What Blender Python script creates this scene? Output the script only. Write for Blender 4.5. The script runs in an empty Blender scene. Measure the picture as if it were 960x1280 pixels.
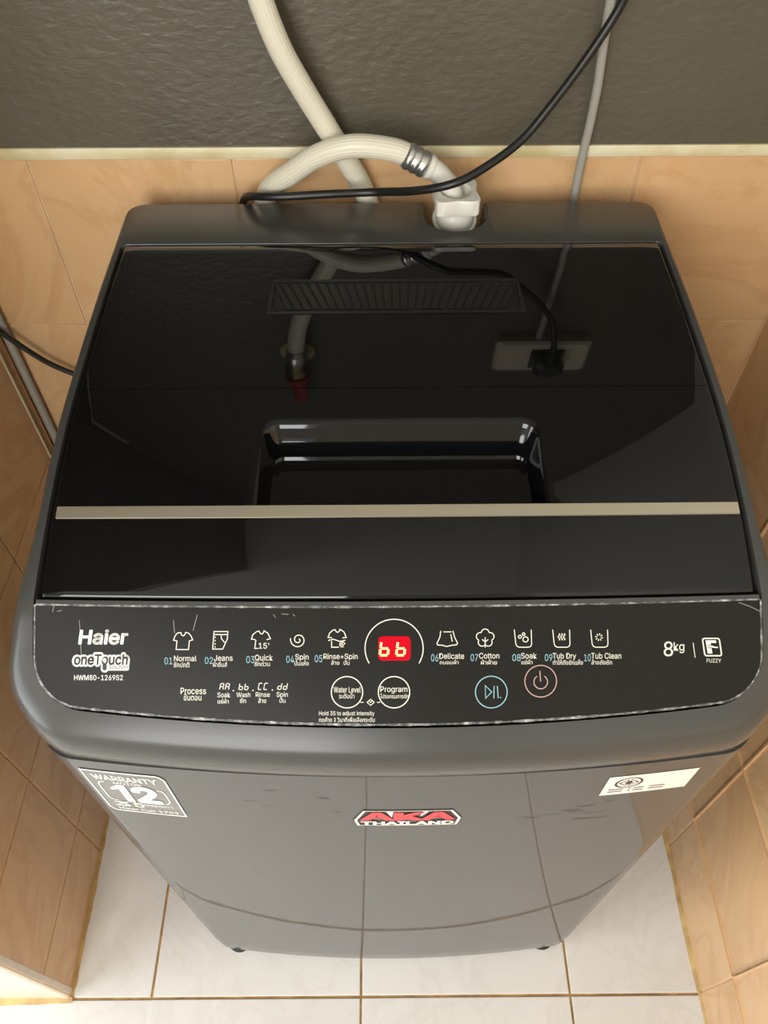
import bpy, bmesh, math, random
from mathutils import Vector, Matrix

scene = bpy.context.scene
COL = scene.collection
random.seed(7)

# ------------------------------------------------------------------ camera
PITCH, YAW, ROLL, CAM_H, FOCAL = 0.9051, 0.0038, -0.0039, 1.3218, 990.03
fw = Vector((math.sin(YAW)*math.cos(PITCH), math.cos(YAW)*math.cos(PITCH), -math.sin(PITCH)))
rt = Vector((math.cos(YAW), -math.sin(YAW), 0)); up = rt.cross(fw)
r2 = rt*math.cos(ROLL) + up*math.sin(ROLL); u2 = up*math.cos(ROLL) - rt*math.sin(ROLL)
cd = bpy.data.cameras.new('camera'); cam = bpy.data.objects.new('camera', cd); COL.objects.link(cam)
cd.sensor_fit = 'VERTICAL'; cd.sensor_height = 36.0; cd.lens = FOCAL/1280*36.0
cd.clip_start = 0.02; cd.clip_end = 60
cam.matrix_world = Matrix(((r2.x, u2.x, -fw.x, 0), (r2.y, u2.y, -fw.y, 0), (r2.z, u2.z, -fw.z, CAM_H), (0, 0, 0, 1)))
scene.camera = cam

# ------------------------------------------------------------------ colour management, sky and daylight
vs = scene.view_settings
vs.view_transform = 'Standard'; vs.look = 'None'; vs.gamma = 1.0; vs.use_curve_mapping = False
vs.exposure = 0.0
world = bpy.data.worlds.new('daylight'); scene.world = world; world.use_nodes = True
bg = world.node_tree.nodes['Background']; bg.inputs[0].default_value = (0.92, 0.96, 1.0, 1); bg.inputs[1].default_value = 1.0

def area_light(name, loc, target, sx, sy, power, color):
    ld = bpy.data.lights.new(name, 'AREA'); ld.shape = 'RECTANGLE'; ld.size = sx; ld.size_y = sy
    ld.energy = power; ld.color = color
    o = bpy.data.objects.new(name, ld); COL.objects.link(o); o.location = loc
    o.rotation_euler = (Vector(target) - Vector(loc)).to_track_quat('-Z', 'Y').to_euler()
    return o
DOOR = (-1.15, -0.10, 0.95, 2.25)          # the open window behind the photographer: x0, x1, z0, z1
YB = -1.4                                 # the wall that holds it
area_light('window_daylight', ((DOOR[0]+DOOR[1])/2, YB-0.06, 1.6), ((DOOR[0]+DOOR[1])/2, 1, 1.0), 1.0, 1.25, 38, (0.98, 0.98, 0.97))
SIDE = (-1.15, 0.02, 0.25, 2.15)          # the open balcony door in the far left wall: y0, y1, z0, z1
area_light('balcony_daylight', (-1.75-0.06, (SIDE[0]+SIDE[1])/2, 1.2), (1, (SIDE[0]+SIDE[1])/2, 1.0), 1.15, 1.85, 36, (0.93, 0.98, 1.03))

# ------------------------------------------------------------------ materials
def mat(name, color, rough=0.5, metal=0.0, coat=0.0, spec=0.5, coat_rough=0.03):
    m = bpy.data.materials.new(name); m.use_nodes = True
    b = m.node_tree.nodes['Principled BSDF']
    b.inputs['Base Color'].default_value = (*color, 1); b.inputs['Roughness'].default_value = rough
    b.inputs['Metallic'].default_value = metal; b.inputs['Coat Weight'].default_value = coat
    b.inputs['Coat Roughness'].default_value = coat_rough; b.inputs['Specular IOR Level'].default_value = spec
    return m
def nt(m): return m.node_tree.nodes, m.node_tree.links, m.node_tree.nodes['Principled BSDF']
def noise(m, scale, detail=4, rough=0.55, dist=0.0, vec=None):
    n, l, b = nt(m); t = n.new('ShaderNodeTexNoise')
    t.inputs['Scale'].default_value = scale; t.inputs['Detail'].default_value = detail
    t.inputs['Roughness'].default_value = rough; t.inputs['Distortion'].default_value = dist
    if vec is None:
        g = n.new('ShaderNodeNewGeometry'); vec = g.outputs['Position']
    l.new(vec, t.inputs['Vector']); return t.outputs['Fac']
def ramp(m, fac, stops):
    n, l, b = nt(m); r = n.new('ShaderNodeValToRGB'); e = r.color_ramp.elements
    e[0].position, e[0].color = stops[0][0], (*stops[0][1], 1); e[1].position, e[1].color = stops[-1][0], (*stops[-1][1], 1)
    for p, c in stops[1:-1]: e.new(p).color = (*c, 1)
    l.new(fac, r.inputs['Fac']); return r.outputs['Color']
def mix(m, fac, a, b_, mode='MIX'):
    n, l, b = nt(m); x = n.new('ShaderNodeMix'); x.data_type = 'RGBA'; x.blend_type = mode
    for s, v in ((x.inputs[0], fac), (x.inputs[6], a), (x.inputs[7], b_)):
        if isinstance(v, (int, float)): s.default_value = v
        elif isinstance(v, tuple): s.default_value = (*v, 1)
        else: l.new(v, s)
    return x.outputs[2]
def bump(m, h, strength, dist=0.001):
    n, l, b = nt(m); k = n.new('ShaderNodeBump'); k.inputs['Strength'].default_value = strength
    k.inputs['Distance'].default_value = dist; l.new(h, k.inputs['Height']); l.new(k.outputs['Normal'], b.inputs['Normal'])
    return k
def setc(m, c): n, l, b = nt(m); l.new(c, b.inputs['Base Color'])
def per_object_vec(m, spread=9.0):
    n, l, b = nt(m); g = n.new('ShaderNodeNewGeometry'); oi = n.new('ShaderNodeObjectInfo')
    v = n.new('ShaderNodeVectorMath'); v.operation = 'SCALE'
    c = n.new('ShaderNodeCombineXYZ')
    for i in range(3): l.new(oi.outputs['Random'], c.inputs[i])
    l.new(c.outputs[0], v.inputs[0]); v.inputs['Scale'].default_value = spread
    a = n.new('ShaderNodeVectorMath'); a.operation = 'ADD'; l.new(g.outputs['Position'], a.inputs[0]); l.new(v.outputs[0], a.inputs[1])
    return a.outputs[0], oi.outputs['Random']

M = {}
def marble_tile(name, base, light, vein, rough, vs_=6.0, amount=0.8):
    m = mat(name, base, rough, spec=0.5)
    vec, rnd = per_object_vec(m)
    c = ramp(m, noise(m, 3.5, 5, 0.6, 0.6, vec), [(0.3, base), (0.7, light)])
    w = noise(m, vs_, 6, 0.62, 1.6, vec)
    f = ramp(m, w, [(0.455, (0, 0, 0)), (0.495, (amount,)*3), (0.51, (amount*0.7,)*3), (0.56, (0, 0, 0))])
    c = mix(m, f, c, vein)
    setc(m, c)
    return m
M['wall_tile'] = marble_tile('peach_wall_tile', (0.66, 0.40, 0.195), (0.73, 0.48, 0.26), (0.56, 0.31, 0.135), 0.22, 3.2, 0.45)
M['floor_tile'] = marble_tile('pale_floor_tile', (0.71, 0.69, 0.65), (0.77, 0.755, 0.72), (0.58, 0.55, 0.50), 0.22, 7.0, 0.24)
M['end_tile'] = marble_tile('cream_end_tile', (0.72, 0.66, 0.54), (0.78, 0.73, 0.62), (0.6, 0.52, 0.40), 0.25, 6.0, 0.3)
m = M['grout'] = mat('golden_grout', (0.36, 0.21, 0.075), 0.85)
setc(m, ramp(m, noise(m, 40, 4), [(0.3, (0.24, 0.135, 0.045)), (0.7, (0.50, 0.31, 0.11))]))
m = M['wall_grout'] = mat('peach_grout', (0.66, 0.47, 0.27), 0.8)
setc(m, ramp(m, noise(m, 25, 3), [(0.3, (0.58, 0.38, 0.2)), (0.7, (0.78, 0.6, 0.38))]))
m = M['seal'] = mat('golden_bead', (0.55, 0.36, 0.12), 0.5)
setc(m, ramp(m, noise(m, 30, 4), [(0.3, (0.34, 0.19, 0.06)), (0.7, (0.66, 0.47, 0.18))]))
m = M['trim'] = mat('cream_trim', (0.72, 0.66, 0.42), 0.35)
setc(m, ramp(m, noise(m, 18, 5), [(0.35, (0.60, 0.50, 0.26)), (0.55, (0.74, 0.67, 0.43)), (0.8, (0.80, 0.75, 0.55))]))
bump(m, noise(m, 120, 3), 0.3, 0.001)
m = M['paint'] = mat('olive_grey_paint', (0.085, 0.075, 0.052), 0.36)
setc(m, ramp(m, noise(m, 6, 4), [(0.3, (0.088, 0.076, 0.052)), (0.7, (0.112, 0.098, 0.069))]))
n_, l_, b_ = nt(m)
mp = n_.new('ShaderNodeMapping'); tg = n_.new('ShaderNodeNewGeometry'); l_.new(tg.outputs['Position'], mp.inputs['Vector'])
mp.inputs['Scale'].default_value = (0.75, 1, 1.35)
h1 = noise(m, 120, 5, 0.5, 0.2, mp.outputs[0]); h2 = noise(m, 9, 3)
hm = n_.new('ShaderNodeMath'); hm.operation = 'MULTIPLY_ADD'; l_.new(h2, hm.inputs[0]); hm.inputs[1].default_value = 1.6; l_.new(h1, hm.inputs[2])
bump(m, hm.outputs[0], 0.40, 0.0028)
M['upper_paint'] = mat('pale_upper_paint', (0.62, 0.58, 0.5), 0.7)
M['ceiling'] = mat('white_ceiling', (0.72, 0.70, 0.66), 0.8)

m = M['deck'] = mat('grey_plastic', (0.060, 0.059, 0.054), 0.25, spec=0.4)
bump(m, noise(m, 900, 2), 0.06, 0.0003)
m = M['cabinet'] = mat('grey_gloss_enamel', (0.050, 0.0505, 0.049), 0.4, metal=0.0, coat=0.55, coat_rough=0.03, spec=0.15)
n_, l_, b_ = nt(m); b_.inputs['Coat IOR'].default_value = 1.5
bump(m, noise(m, 14, 2), 0.10, 0.0012)
kb = [x for x in n_ if x.type == 'BUMP'][0]; l_.new(kb.outputs['Normal'], b_.inputs['Coat Normal'])
M['lid'] = mat('black_gloss_lid', (0.0035, 0.0035, 0.0036), 0.03, spec=0.5)
M['panel'] = mat('black_panel', (0.010, 0.009, 0.0068), 0.33, spec=0.24)
M['matte_black'] = mat('matte_black', (0.006, 0.006, 0.006), 0.5)
M['slat'] = mat('vent_black', (0.010, 0.010, 0.0095), 0.35)
m = M['strip'] = mat('champagne_strip', (0.56, 0.50, 0.37), 0.34, metal=0.75)
m = M['scuff'] = mat('scuffed_edge', (0.05, 0.05, 0.045), 0.5)
setc(m, ramp(m, noise(m, 170, 5, 0.7), [(0.42, (0.05, 0.05, 0.046)), (0.55, (0.20, 0.20, 0.185)), (0.68, (0.55, 0.54, 0.50))]))
M['ink'] = mat('cream_print', (0.80, 0.76, 0.64), 0.5)
M['ink_white'] = mat('white_print', (0.82, 0.80, 0.73), 0.5)
M['ink_cyan'] = mat('cyan_print', (0.27, 0.50, 0.54), 0.5)
M['ink_pink'] = mat('rose_print', (0.52, 0.33, 0.30), 0.5)
M['scratch'] = mat('pale_scratch', (0.42, 0.40, 0.36), 0.5)
M['ink_dark'] = mat('dark_print', (0.02, 0.019, 0.016), 0.5)
def emit(name, color, s):
    m = mat(name, (0.02, 0.0, 0.0), 0.7, spec=0.1); n, l, b = nt(m)
    b.inputs['Emission Color'].default_value = (*color, 1); b.inputs['Emission Strength'].default_value = s
    return m
M['led_window'] = emit('red_display_window', (1.0, 0.0, 0.02), 0.85)
M['led_digit'] = emit('lit_red_digit', (1.0, 0.80, 0.30), 1.9)
M['hose'] = mat('cream_hose', (0.76, 0.71, 0.56), 0.38)
M['white_plastic'] = mat('white_plastic', (0.78, 0.75, 0.66), 0.32)
M['steel'] = mat('steel_clamp', (0.62, 0.61, 0.57), 0.25, metal=0.9)
M['brass'] = mat('brass_tap', (0.5, 0.4, 0.22), 0.25, metal=1.0)
M['red'] = mat('red_tap_plastic', (0.35, 0.012, 0.012), 0.35)
M['cord'] = mat('black_rubber', (0.011, 0.011, 0.010), 0.38)
M['grey_pipe'] = mat('grey_conduit', (0.36, 0.34, 0.29), 0.4)
M['socket'] = mat('cream_socket', (0.66, 0.60, 0.46), 0.4)
M['foot'] = mat('rubber_foot', (0.012, 0.012, 0.012), 0.6)
M['sticker_white'] = mat('white_label', (0.80, 0.77, 0.70), 0.35)
M['sticker_red'] = mat('red_vinyl', (0.58, 0.035, 0.05), 0.35)
M['sticker_grey'] = mat('grey_sticker', (0.17, 0.165, 0.155), 0.3)
M['sticker_ink'] = mat('grey_ink', (0.035, 0.035, 0.033), 0.5)
M['scuff_dark'] = mat('dark_scuff', (0.035, 0.034, 0.03), 0.5)

# ------------------------------------------------------------------ object helpers
def empty(name, loc, label, cat, group=None):
    o = bpy.data.objects.new(name, None); COL.objects.link(o); o.location = loc; o.empty_display_size = 0.05
    o['label'] = label; o['category'] = cat
    if group: o['group'] = group
    return o
def origin(p):
    v = Vector((0, 0, 0))
    while p is not None: v += p.location; p = p.parent
    return v
def link(name, me, material, parent=None, kind=None, label=None):
    o = bpy.data.objects.new(name, me); COL.objects.link(o)
    if material: 
        if not me.materials: me.materials.append(material)
    if parent is not None:
        me.transform(Matrix.Translation(-origin(parent))); o.parent = parent
    if kind: o['kind'] = kind
    if label: o['label'] = label
    return o
def obj(name, verts, faces, material, parent=None, smooth=None, kind=None, label=None, fix=True):
    me = bpy.data.meshes.new(name); me.from_pydata([tuple(v) for v in verts], [], faces)
    if fix:
        bm = bmesh.new(); bm.from_mesh(me); bmesh.ops.recalc_face_normals(bm, faces=bm.faces); bm.to_mesh(me); bm.free()
    me.update()
    o = link(name, me, material, parent, kind, label)
    if smooth: shade(me, smooth)
    return o
def shade(me, deg):
    me.polygons.foreach_set('use_smooth', [True]*len(me.polygons)); me.set_sharp_from_angle(angle=math.radians(deg))
def box(v, f, x0, x1, y0, y1, z0, z1):
    n = len(v)
    v += [(x0,y0,z0),(x1,y0,z0),(x1,y1,z0),(x0,y1,z0),(x0,y0,z1),(x1,y0,z1),(x1,y1,z1),(x0,y1,z1)]
    f += [(n,n+3,n+2,n+1),(n+4,n+5,n+6,n+7),(n,n+1,n+5,n+4),(n+1,n+2,n+6,n+5),(n+2,n+3,n+7,n+6),(n+3,n,n+4,n+7)]
def boxes(name, lst, material, parent=None, kind=None, label=None):
    v, f = [], []
    for b in lst: box(v, f, *b)
    return obj(name, v, f, material, parent, kind=kind, label=label)
def loft(rings, cap0=True, cap1=True):
    v, f = [], []; n = len(rings[0])
    for r in rings: v += r
    for k in range(len(rings)-1):
        for i in range(n):
            j = (i+1) % n; f.append((k*n+i, k*n+j, (k+1)*n+j, (k+1)*n+i))
    if cap0: f.append(tuple(reversed(range(n))))
    if cap1: f.append(tuple(range((len(rings)-1)*n, len(rings)*n)))
    return v, f
def catmull(pts, n=10):
    P = [Vector(p) for p in pts]; out = []
    for i in range(len(P)-1):
        a = P[i-1] if i else P[0]*2-P[1]; b, c = P[i], P[i+1]; d = P[i+2] if i+2 < len(P) else P[-1]*2-P[-2]
        for k in range(n):
            t = k/n
            out.append(0.5*((2*b)+(c-a)*t+(2*a-5*b+4*c-d)*t*t+(3*b-a-3*c+d)*t*t*t))
    return out+[P[-1]]
def sweep(path, prof, radii=None):
    """prof: function(k, angle)-> radius, or constant; returns closed tube"""
    P = [Vector(p) for p in path]; rings = []; nv = None; N = 16 if not callable(prof) else prof.n
    for i, p in enumerate(P):
        t = (P[min(i+1, len(P)-1)] - P[max(i-1, 0)]).normalized()
        if nv is None:
            nv = t.orthogonal().normalized()
        nv = (nv - t*nv.dot(t)).normalized(); bv = t.cross(nv)
        ring = []
        for k in range(N):
            a = 2*math.pi*k/N
            r = prof(k) if callable(prof) else (radii[i] if radii else prof)
            ring.append(p + nv*math.cos(a)*r + bv*math.sin(a)*r)
        rings.append(ring)
    return loft(rings)
def tube(name, path, r, material, parent=None, label=None, radii=None):
    v, f = sweep(path, r, radii); return obj(name, v, f, material, parent, 50, label=label)
def lathe(name, prof, base, axis, material, parent=None, n=28, label=None, smooth=40):
    ax = Vector(axis).normalized(); a = ax.orthogonal().normalized(); b = ax.cross(a); base = Vector(base)
    rings = [[base + ax*h + (a*math.cos(2*math.pi*k/n)+b*math.sin(2*math.pi*k/n))*r for k in range(n)] for r, h in prof]
    v, f = loft(rings); return obj(name, v, f, material, parent, smooth, label=label)

# ------------------------------------------------------------------ the room
XL, XR, YW, YE = -0.451, 0.452, 0.748, 0.156      # niche: left face, right face, back face, front end of the left wall
ZT0, ZT1, TOP = 0.929, 0.940, 2.90
FX0 = -1.75
G = 0.0018                                         # how far tile faces stand proud of the joints
tile_cache = {}
def tile(parent, material, c, ux, uy, nrm, a, b, name='tile', gap=0.0026, bev=0.0016):
    """a tile of size a x b centred at c, lying in the ux/uy plane"""
    key = (round(a, 4), round(b, 4), tuple(ux), tuple(uy), material.name)
    if key not in tile_cache:
        ux, uy, nrm = Vector(ux), Vector(uy), Vector(nrm); w, h = a/2-gap/2, b/2-gap/2
        v = []; f = []
        for (ins, d) in ((0, -G-0.001), (0, -0.0006), (bev*0.4, -0.00015), (bev, 0)):
            v += [ux*sx*(w-ins)+uy*sy*(h-ins)+nrm*d for sx, sy in ((-1,-1),(1,-1),(1,1),(-1,1))]
        for k in range(3):
            for i in range(4): f.append((k*4+i, k*4+(i+1)%4, k*4+4+(i+1)%4, k*4+4+i))
        f.append((12,13,14,15))
        me = bpy.data.meshes.new(name); me.from_pydata([tuple(p) for p in v], [], f)
        if Vector(ux).cross(Vector(uy)).dot(nrm) < 0: me.flip_normals()
        me.materials.append(material); me.update(); tile_cache[key] = me
    o = bpy.data.objects.new(name, tile_cache[key]); COL.objects.link(o); o.parent = parent
    o.location = Vector(c) - origin(parent)
    # a hair of unevenness from the tiler's hand
    o.rotation_euler = tuple(random.uniform(-0.0012, 0.0012) for _ in range(3))
    return o

floor = boxes('floor', [(FX0, XR, YB, YW, -0.10, -G)], M['grout'], kind='structure')
fx = [XL-0.006] + [-0.335+0.3*k for k in range(0, 3)] + [XR]
fxl = [-1.535+0.3*k for k in range(0, 5)]
fy = [-1.645+0.3*k for k in range(0, 9)]
def floor_row(xs, y0, y1):
    for a, b in zip(xs[:-1], xs[1:]):
        tile(floor, M['floor_tile'], ((a+b)/2, (y0+y1)/2, 0), (1,0,0), (0,1,0), (0,0,1), b-a, y1-y0, 'floor_tile', 0.0034)
for y0, y1 in zip(fy[:-1], fy[1:]):
    if y0 < 0.1: floor_row([FX0]+fxl+[-0.335, -0.035, 0.265, XR], max(y0, YB), y1)
    else: floor_row([XL, -0.335, -0.035, 0.265, XR], y0, min(y1, YW))

wall_back = boxes('wall_back', [(XL, XR, YW+G, YW+0.12, 0, TOP)], M['wall_grout'], kind='structure')
bx = [XL] + [-0.344+0.2*k for k in range(4)] + [XR]
bz = [0.0, 0.129, 0.329, 0.529, 0.729, 0.929]
for a, b in zip(bx[:-1], bx[1:]):
    for z0, z1 in zip(bz[:-1], bz[1:]):
        tile(wall_back, M['wall_tile'], ((a+b)/2, YW, (z0+z1)/2), (1,0,0), (0,0,1), (0,-1,0), b-a, z1-z0, 'wall_tile', 0.002)
boxes('painted_plaster', [(XL, XR, YW, YW+G, ZT1, TOP)], M['paint'], wall_back)

wall_left = boxes('wall_left', [(FX0, XL-G, YE+G, YW+0.12, 0, TOP)], M['wall_grout'], kind='structure')
ly = [0.157, 0.357, 0.557, YW]; lz = [0.0, 0.122, 0.322, 0.522, 0.722, 0.929]
for a, b in zip(ly[:-1], ly[1:]):
    for z0, z1 in zip(lz[:-1], lz[1:]):
        tile(wall_left, M['wall_tile'], (XL, (a+b)/2, (z0+z1)/2), (0,1,0), (0,0,1), (1,0,0), b-a, z1-z0, 'wall_tile', 0.002)
ex = [XL-0.011-0.2*k for k in range(7)]
for a, b in zip(ex[1:], ex[:-1]):
    for z0, z1 in zip(lz[:-1], lz[1:]):
        tile(wall_left, M['end_tile'], ((a+b)/2, YE, (z0+z1)/2), (1,0,0), (0,0,1), (0,-1,0), b-a, z1-z0, 'end_tile', 0.002)
boxes('painted_plaster', [(XL-G, XL, YE, YW, ZT1, TOP), (FX0, XL, YE, YE+G, ZT1, TOP)], M['paint'], wall_left)

wall_right = boxes('wall_right', [(XR+G, XR+0.12, YB, YW+0.12, 0, TOP)], M['wall_grout'], kind='structure')
ry = [YB] + [-1.243+0.2*k for k in range(10)] + [YW]; rz = [0.0, 0.14, 0.34, 0.54, 0.74, 0.929]
for a, b in zip(ry[:-1], ry[1:]):
    for z0, z1 in zip(rz[:-1], rz[1:]):
        tile(wall_right, M['wall_tile'], (XR, (a+b)/2, (z0+z1)/2), (0,1,0), (0,0,1), (-1,0,0), b-a, z1-z0, 'wall_tile', 0.002)
boxes('painted_plaster', [(XR, XR+G, YB, YW, ZT1, TOP)], M['upper_paint'], wall_right)  # pale colour stands in for window light, gives the lid its lighter reflection

boxes('wall_front', [(FX0, DOOR[0], YB-0.12, YB, 0, TOP), (DOOR[1], XR+0.12, YB-0.12, YB, 0, TOP), (DOOR[0], DOOR[1], YB-0.12, YB, DOOR[3], TOP), (DOOR[0], DOOR[1], YB-0.12, YB, 0, DOOR[2])], M['upper_paint'], kind='structure')
boxes('wall_far_left', [(FX0-0.12, FX0, YB-0.12, SIDE[0], 0, TOP), (FX0-0.12, FX0, SIDE[1], YE+0.5, 0, TOP), (FX0-0.12, FX0, SIDE[0], SIDE[1], 0, SIDE[2]), (FX0-0.12, FX0, SIDE[0], SIDE[1], SIDE[3], TOP)], M['upper_paint'], kind='structure')
boxes('ceiling', [(FX0-0.12, XR+0.12, YB-0.12, YW+0.12, TOP, TOP+0.1)], M['ceiling'], kind='structure')

# rounded cream strip that finishes the tiles, on all three sides
def bead(name, p0, p1, out, upv, w, h, material, label=None):
    """quarter-round strip: w = how far it stands out, h = height"""
    p0, p1, out, upv = Vector(p0), Vector(p1), Vector(out), Vector(upv)
    n = 40; rings = []
    for i in range(n+1):
        p = p0.lerp(p1, i/n); j = 1 + random.uniform(-0.06, 0.06)
        rings.append([p, p+out*w*0.75*j, p+out*w*j+upv*h*0.3, p+out*w*j+upv*h*0.7, p+out*w*0.75*j+upv*h, p+upv*h])
    v, f = loft(rings); return obj(name, v, f, material, None, 40, kind='structure', label=label)
bead('trim_1', (XL, YW+0.001, ZT0), (XR, YW+0.001, ZT0), (0,-1,0), (0,0,1), 0.004, ZT1-ZT0, M['trim'])
bead('trim_2', (XL-0.001, YE, ZT0), (XL-0.001, YW, ZT0), (1,0,0), (0,0,1), 0.004, ZT1-ZT0, M['trim'])
bead('trim_3', (XR+0.001, YB, ZT0), (XR+0.001, YW, ZT0), (-1,0,0), (0,0,1), 0.004, ZT1-ZT0, M['trim'])
# rounded corner strip down the free end of the left wall
cs = []
for z in [i*TOP/30 for i in range(31)]:
    ring = [Vector((XL-0.013, YE+0.012, z)), Vector((XL-0.013, YE-0.0005, z))]
    for k in range(6):
        a = -math.pi/2 + math.pi/2*k/5
        ring.append(Vector((XL-0.006+0.0065*math.cos(a), YE+0.006+0.0065*math.sin(a), z)))
    ring.append(Vector((XL+0.0005, YE+0.012, z)))
    cs.append(ring)
v, f = loft(cs); obj('trim_4', v, f, M['end_tile'], None, 40, kind='structure')
v, f = [], []
box(v, f, XL-0.001, XL+0.0016, .7265, .7295, 0.0, ZT0)
obj('lit_edge_strip', v, f, M['trim'], None, kind='structure')  # added pale strip, stands in for a tile edge catching the light
# golden sealant beads where the walls meet the floor
def seal(name, p0, p1, out, w, h):
    p0, p1, out = Vector(p0), Vector(p1), Vector(out); n = 50; rings = []
    for i in range(n+1):
        p = p0.lerp(p1, i/n); j = 1 + random.uniform(-0.25, 0.25); k = 1 + random.uniform(-0.2, 0.2)
        rings.append([p, p+out*w*j, p+out*w*0.55*j+Vector((0,0,h*0.5*k)), p+out*0.0008+Vector((0,0,h*k)), p+Vector((0,0,h*k))])
    v, f = loft(rings); obj(name, v, f, M['seal'], None, 50, kind='structure')
seal('trim_5', (XL-0.001, YE-0.003, 0), (XL-0.001, YW, 0), (1,0,0), 0.0055, 0.0035)
seal('trim_6', (XR+0.001, YB, 0), (XR+0.001, YW, 0), (-1,0,0), 0.0055, 0.0035)
seal('trim_7', (FX0, YE+0.001, 0), (XL+0.003, YE+0.001, 0), (0,-1,0), 0.009, 0.004)

# ------------------------------------------------------------------ the washing machine
CX = 0.0105
def lerp(a, b, t): return a+(b-a)*t
def bow(y):
    if y <= .2155: return .02
    if y <= .284: return lerp(.02, .004, (y-.2155)/.0685)
    if y <= .35: return lerp(.004, 0, (y-.284)/.066)
    return 0.
def warp(x, y): return y + bow(y)*((x-CX)/.26)**2
def q3(y, a, b, c):
    (x0, y0), (x1, y1), (x2, y2) = a, b, c
    return y0*(y-x1)*(y-x2)/((x0-x1)*(x0-x2))+y1*(y-x0)*(y-x2)/((x1-x0)*(x1-x2))+y2*(y-x0)*(y-x1)/((x2-x0)*(x2-x1))
def ztop(y):
    if y <= .284: return .812+(y-.2155)*(.857-.812)/.0685
    if y <= .455: return q3(y, (.284, .857), (.345, .877), (.455, .8955))
    if y <= .64: return q3(y, (.455, .8955), (.55, .9), (.64, .901))
    return .901
def outline(hw, yf, yb, rf, rb, nc=9, ns=20, flare=0.0):
    """closed plan outline, unwarped, anticlockwise from the front left corner"""
    pts = []
    def arc(cx, cy, r, a0):
        for k in range(nc+1):
            a = math.radians(a0+90*k/nc); pts.append((cx+r*math.cos(a), cy+r*math.sin(a)))
    def side(p, q):
        for k in range(1, ns): pts.append((lerp(p[0], q[0], k/ns), lerp(p[1], q[1], k/ns)))
    arc(-hw+rf, yf+rf, rf, 180); side((-hw+rf, yf), (hw-rf, yf)); arc(hw-rf, yf+rf, rf, 270)
    side((hw, yf+rf), (hw, yb-rb)); arc(hw-rb, yb-rb, rb, 0); side((hw-rb, yb), (-hw+rb, yb)); arc(-hw+rb, yb-rb, rb, 90)
    side((-hw, yb-rb), (-hw, yf+rf))
    out = []
    for x, y in pts:
        t = max(0, min(1, (0.36-y)/0.15)); t = t*t*(3-2*t)
        out.append((CX + x*(1+flare*t), y))
    return out
def ring(pl, zf): return [Vector((x, warp(x, y), zf(x, y))) for x, y in pl]

wm = empty('washing_machine', (CX, 0.45, 0), 'dark grey top-loading washing machine with black gloss lid and touch panel', 'washing machine')

# cabinet: bowed glossy front, rounded corners
cr = []
for z, ins in ((0.020, 0.006), (0.0225, 0.0025), (0.030, 0.0008), (0.07, 0.0)) + tuple((0.07+0.069*k, 0.0) for k in range(1, 11)) + ((0.768, 0.0),):
    pl = outline(0.262-ins, 0.1975+ins, 0.695-ins, 0.028, 0.03, 10, 26)
    cr.append([Vector((x, y + 0.018*((x-CX)/.258)**2*(1 if y < 0.3 else max(0, (0.6-y)/0.3)), z)) for x, y in pl])
v, f = loft(cr); obj('cabinet', v, f, M['cabinet'], wm, 35)
for sx in (-0.2255, 0.2215):
    for y in (0.2295, 0.655):
        lathe('foot', [(0.012, 0.0), (0.0175, 0.001), (0.018, 0.009), (0.014, 0.012), (0.012, 0.024)], (CX+sx, y, 0), (0,0,1), M['foot'], wm, 20)

# deck: the plastic top frame that carries lid and panel
FL = 0.066
rings = []
rings.append(ring(outline(0.2612, .1992, .716, .030, .020), lambda x, y: 0.766))
rings.append(ring(outline(0.2622, .1975, .718, .031, .020), lambda x, y: 0.7685))
for t in (0.35, 0.7):
    rings.append(ring(outline(lerp(.2622,.2580,t), .1975-0.0015*t, .718, lerp(.031,.044,t), .020, flare=FL*t), lambda x, y, t=t: lerp(0.7685, ztop(y)-0.018, t)))
rings.append(ring(outline(0.2580, .1960, .718, .046, .020, flare=FL), lambda x, y: ztop(y)-0.018))
for d, dy, dz in ((0.0003, 0.0004, .0120), (0.0010, 0.0020, .0066), (0.0022, 0.0048, .0028), (0.0036, 0.0080, .0009), (0.0055, 0.0130, .0001)):
    rings.append(ring(outline(0.2580-d, .1960+dy, .718-d, .046-d, .020-d, flare=FL*(1-0.45*dy/0.0145)), lambda x, y, dz=dz: ztop(y)-dz))
OPEN = (0.2487, .2150, .6455, .033, .006)
rings.append(ring(outline(*OPEN, flare=0.012), lambda x, y: ztop(y)+0.0002))
rings.append(ring(outline(0.2485, .2154, .6450, .033, .006, flare=0.012), lambda x, y: ztop(y)-0.0007))
rings.append(ring(outline(0.2480, .2160, .6440, .033, .006, flare=0.012), lambda x, y: ztop(y)-0.016))
v, f = loft(rings)
deck = obj('deck', v, f, M['deck'], wm)
bm = bmesh.new(); bm.from_mesh(deck.data); bmesh.ops.triangulate(bm, faces=[q for q in bm.faces if len(q.verts) > 4]); bm.to_mesh(deck.data); bm.free()
def cut(o, cutter_v, cutter_f):
    c = obj('cutter', cutter_v, cutter_f, None, None)
    bpy.context.view_layer.update()
    md = o.modifiers.new('cut', 'BOOLEAN'); md.operation = 'DIFFERENCE'; md.object = c; md.solver = 'EXACT'
    dg = bpy.context.evaluated_depsgraph_get(); me = bpy.data.meshes.new_from_object(o.evaluated_get(dg))
    o.modifiers.clear(); o.data = me; bpy.data.objects.remove(c)
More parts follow.
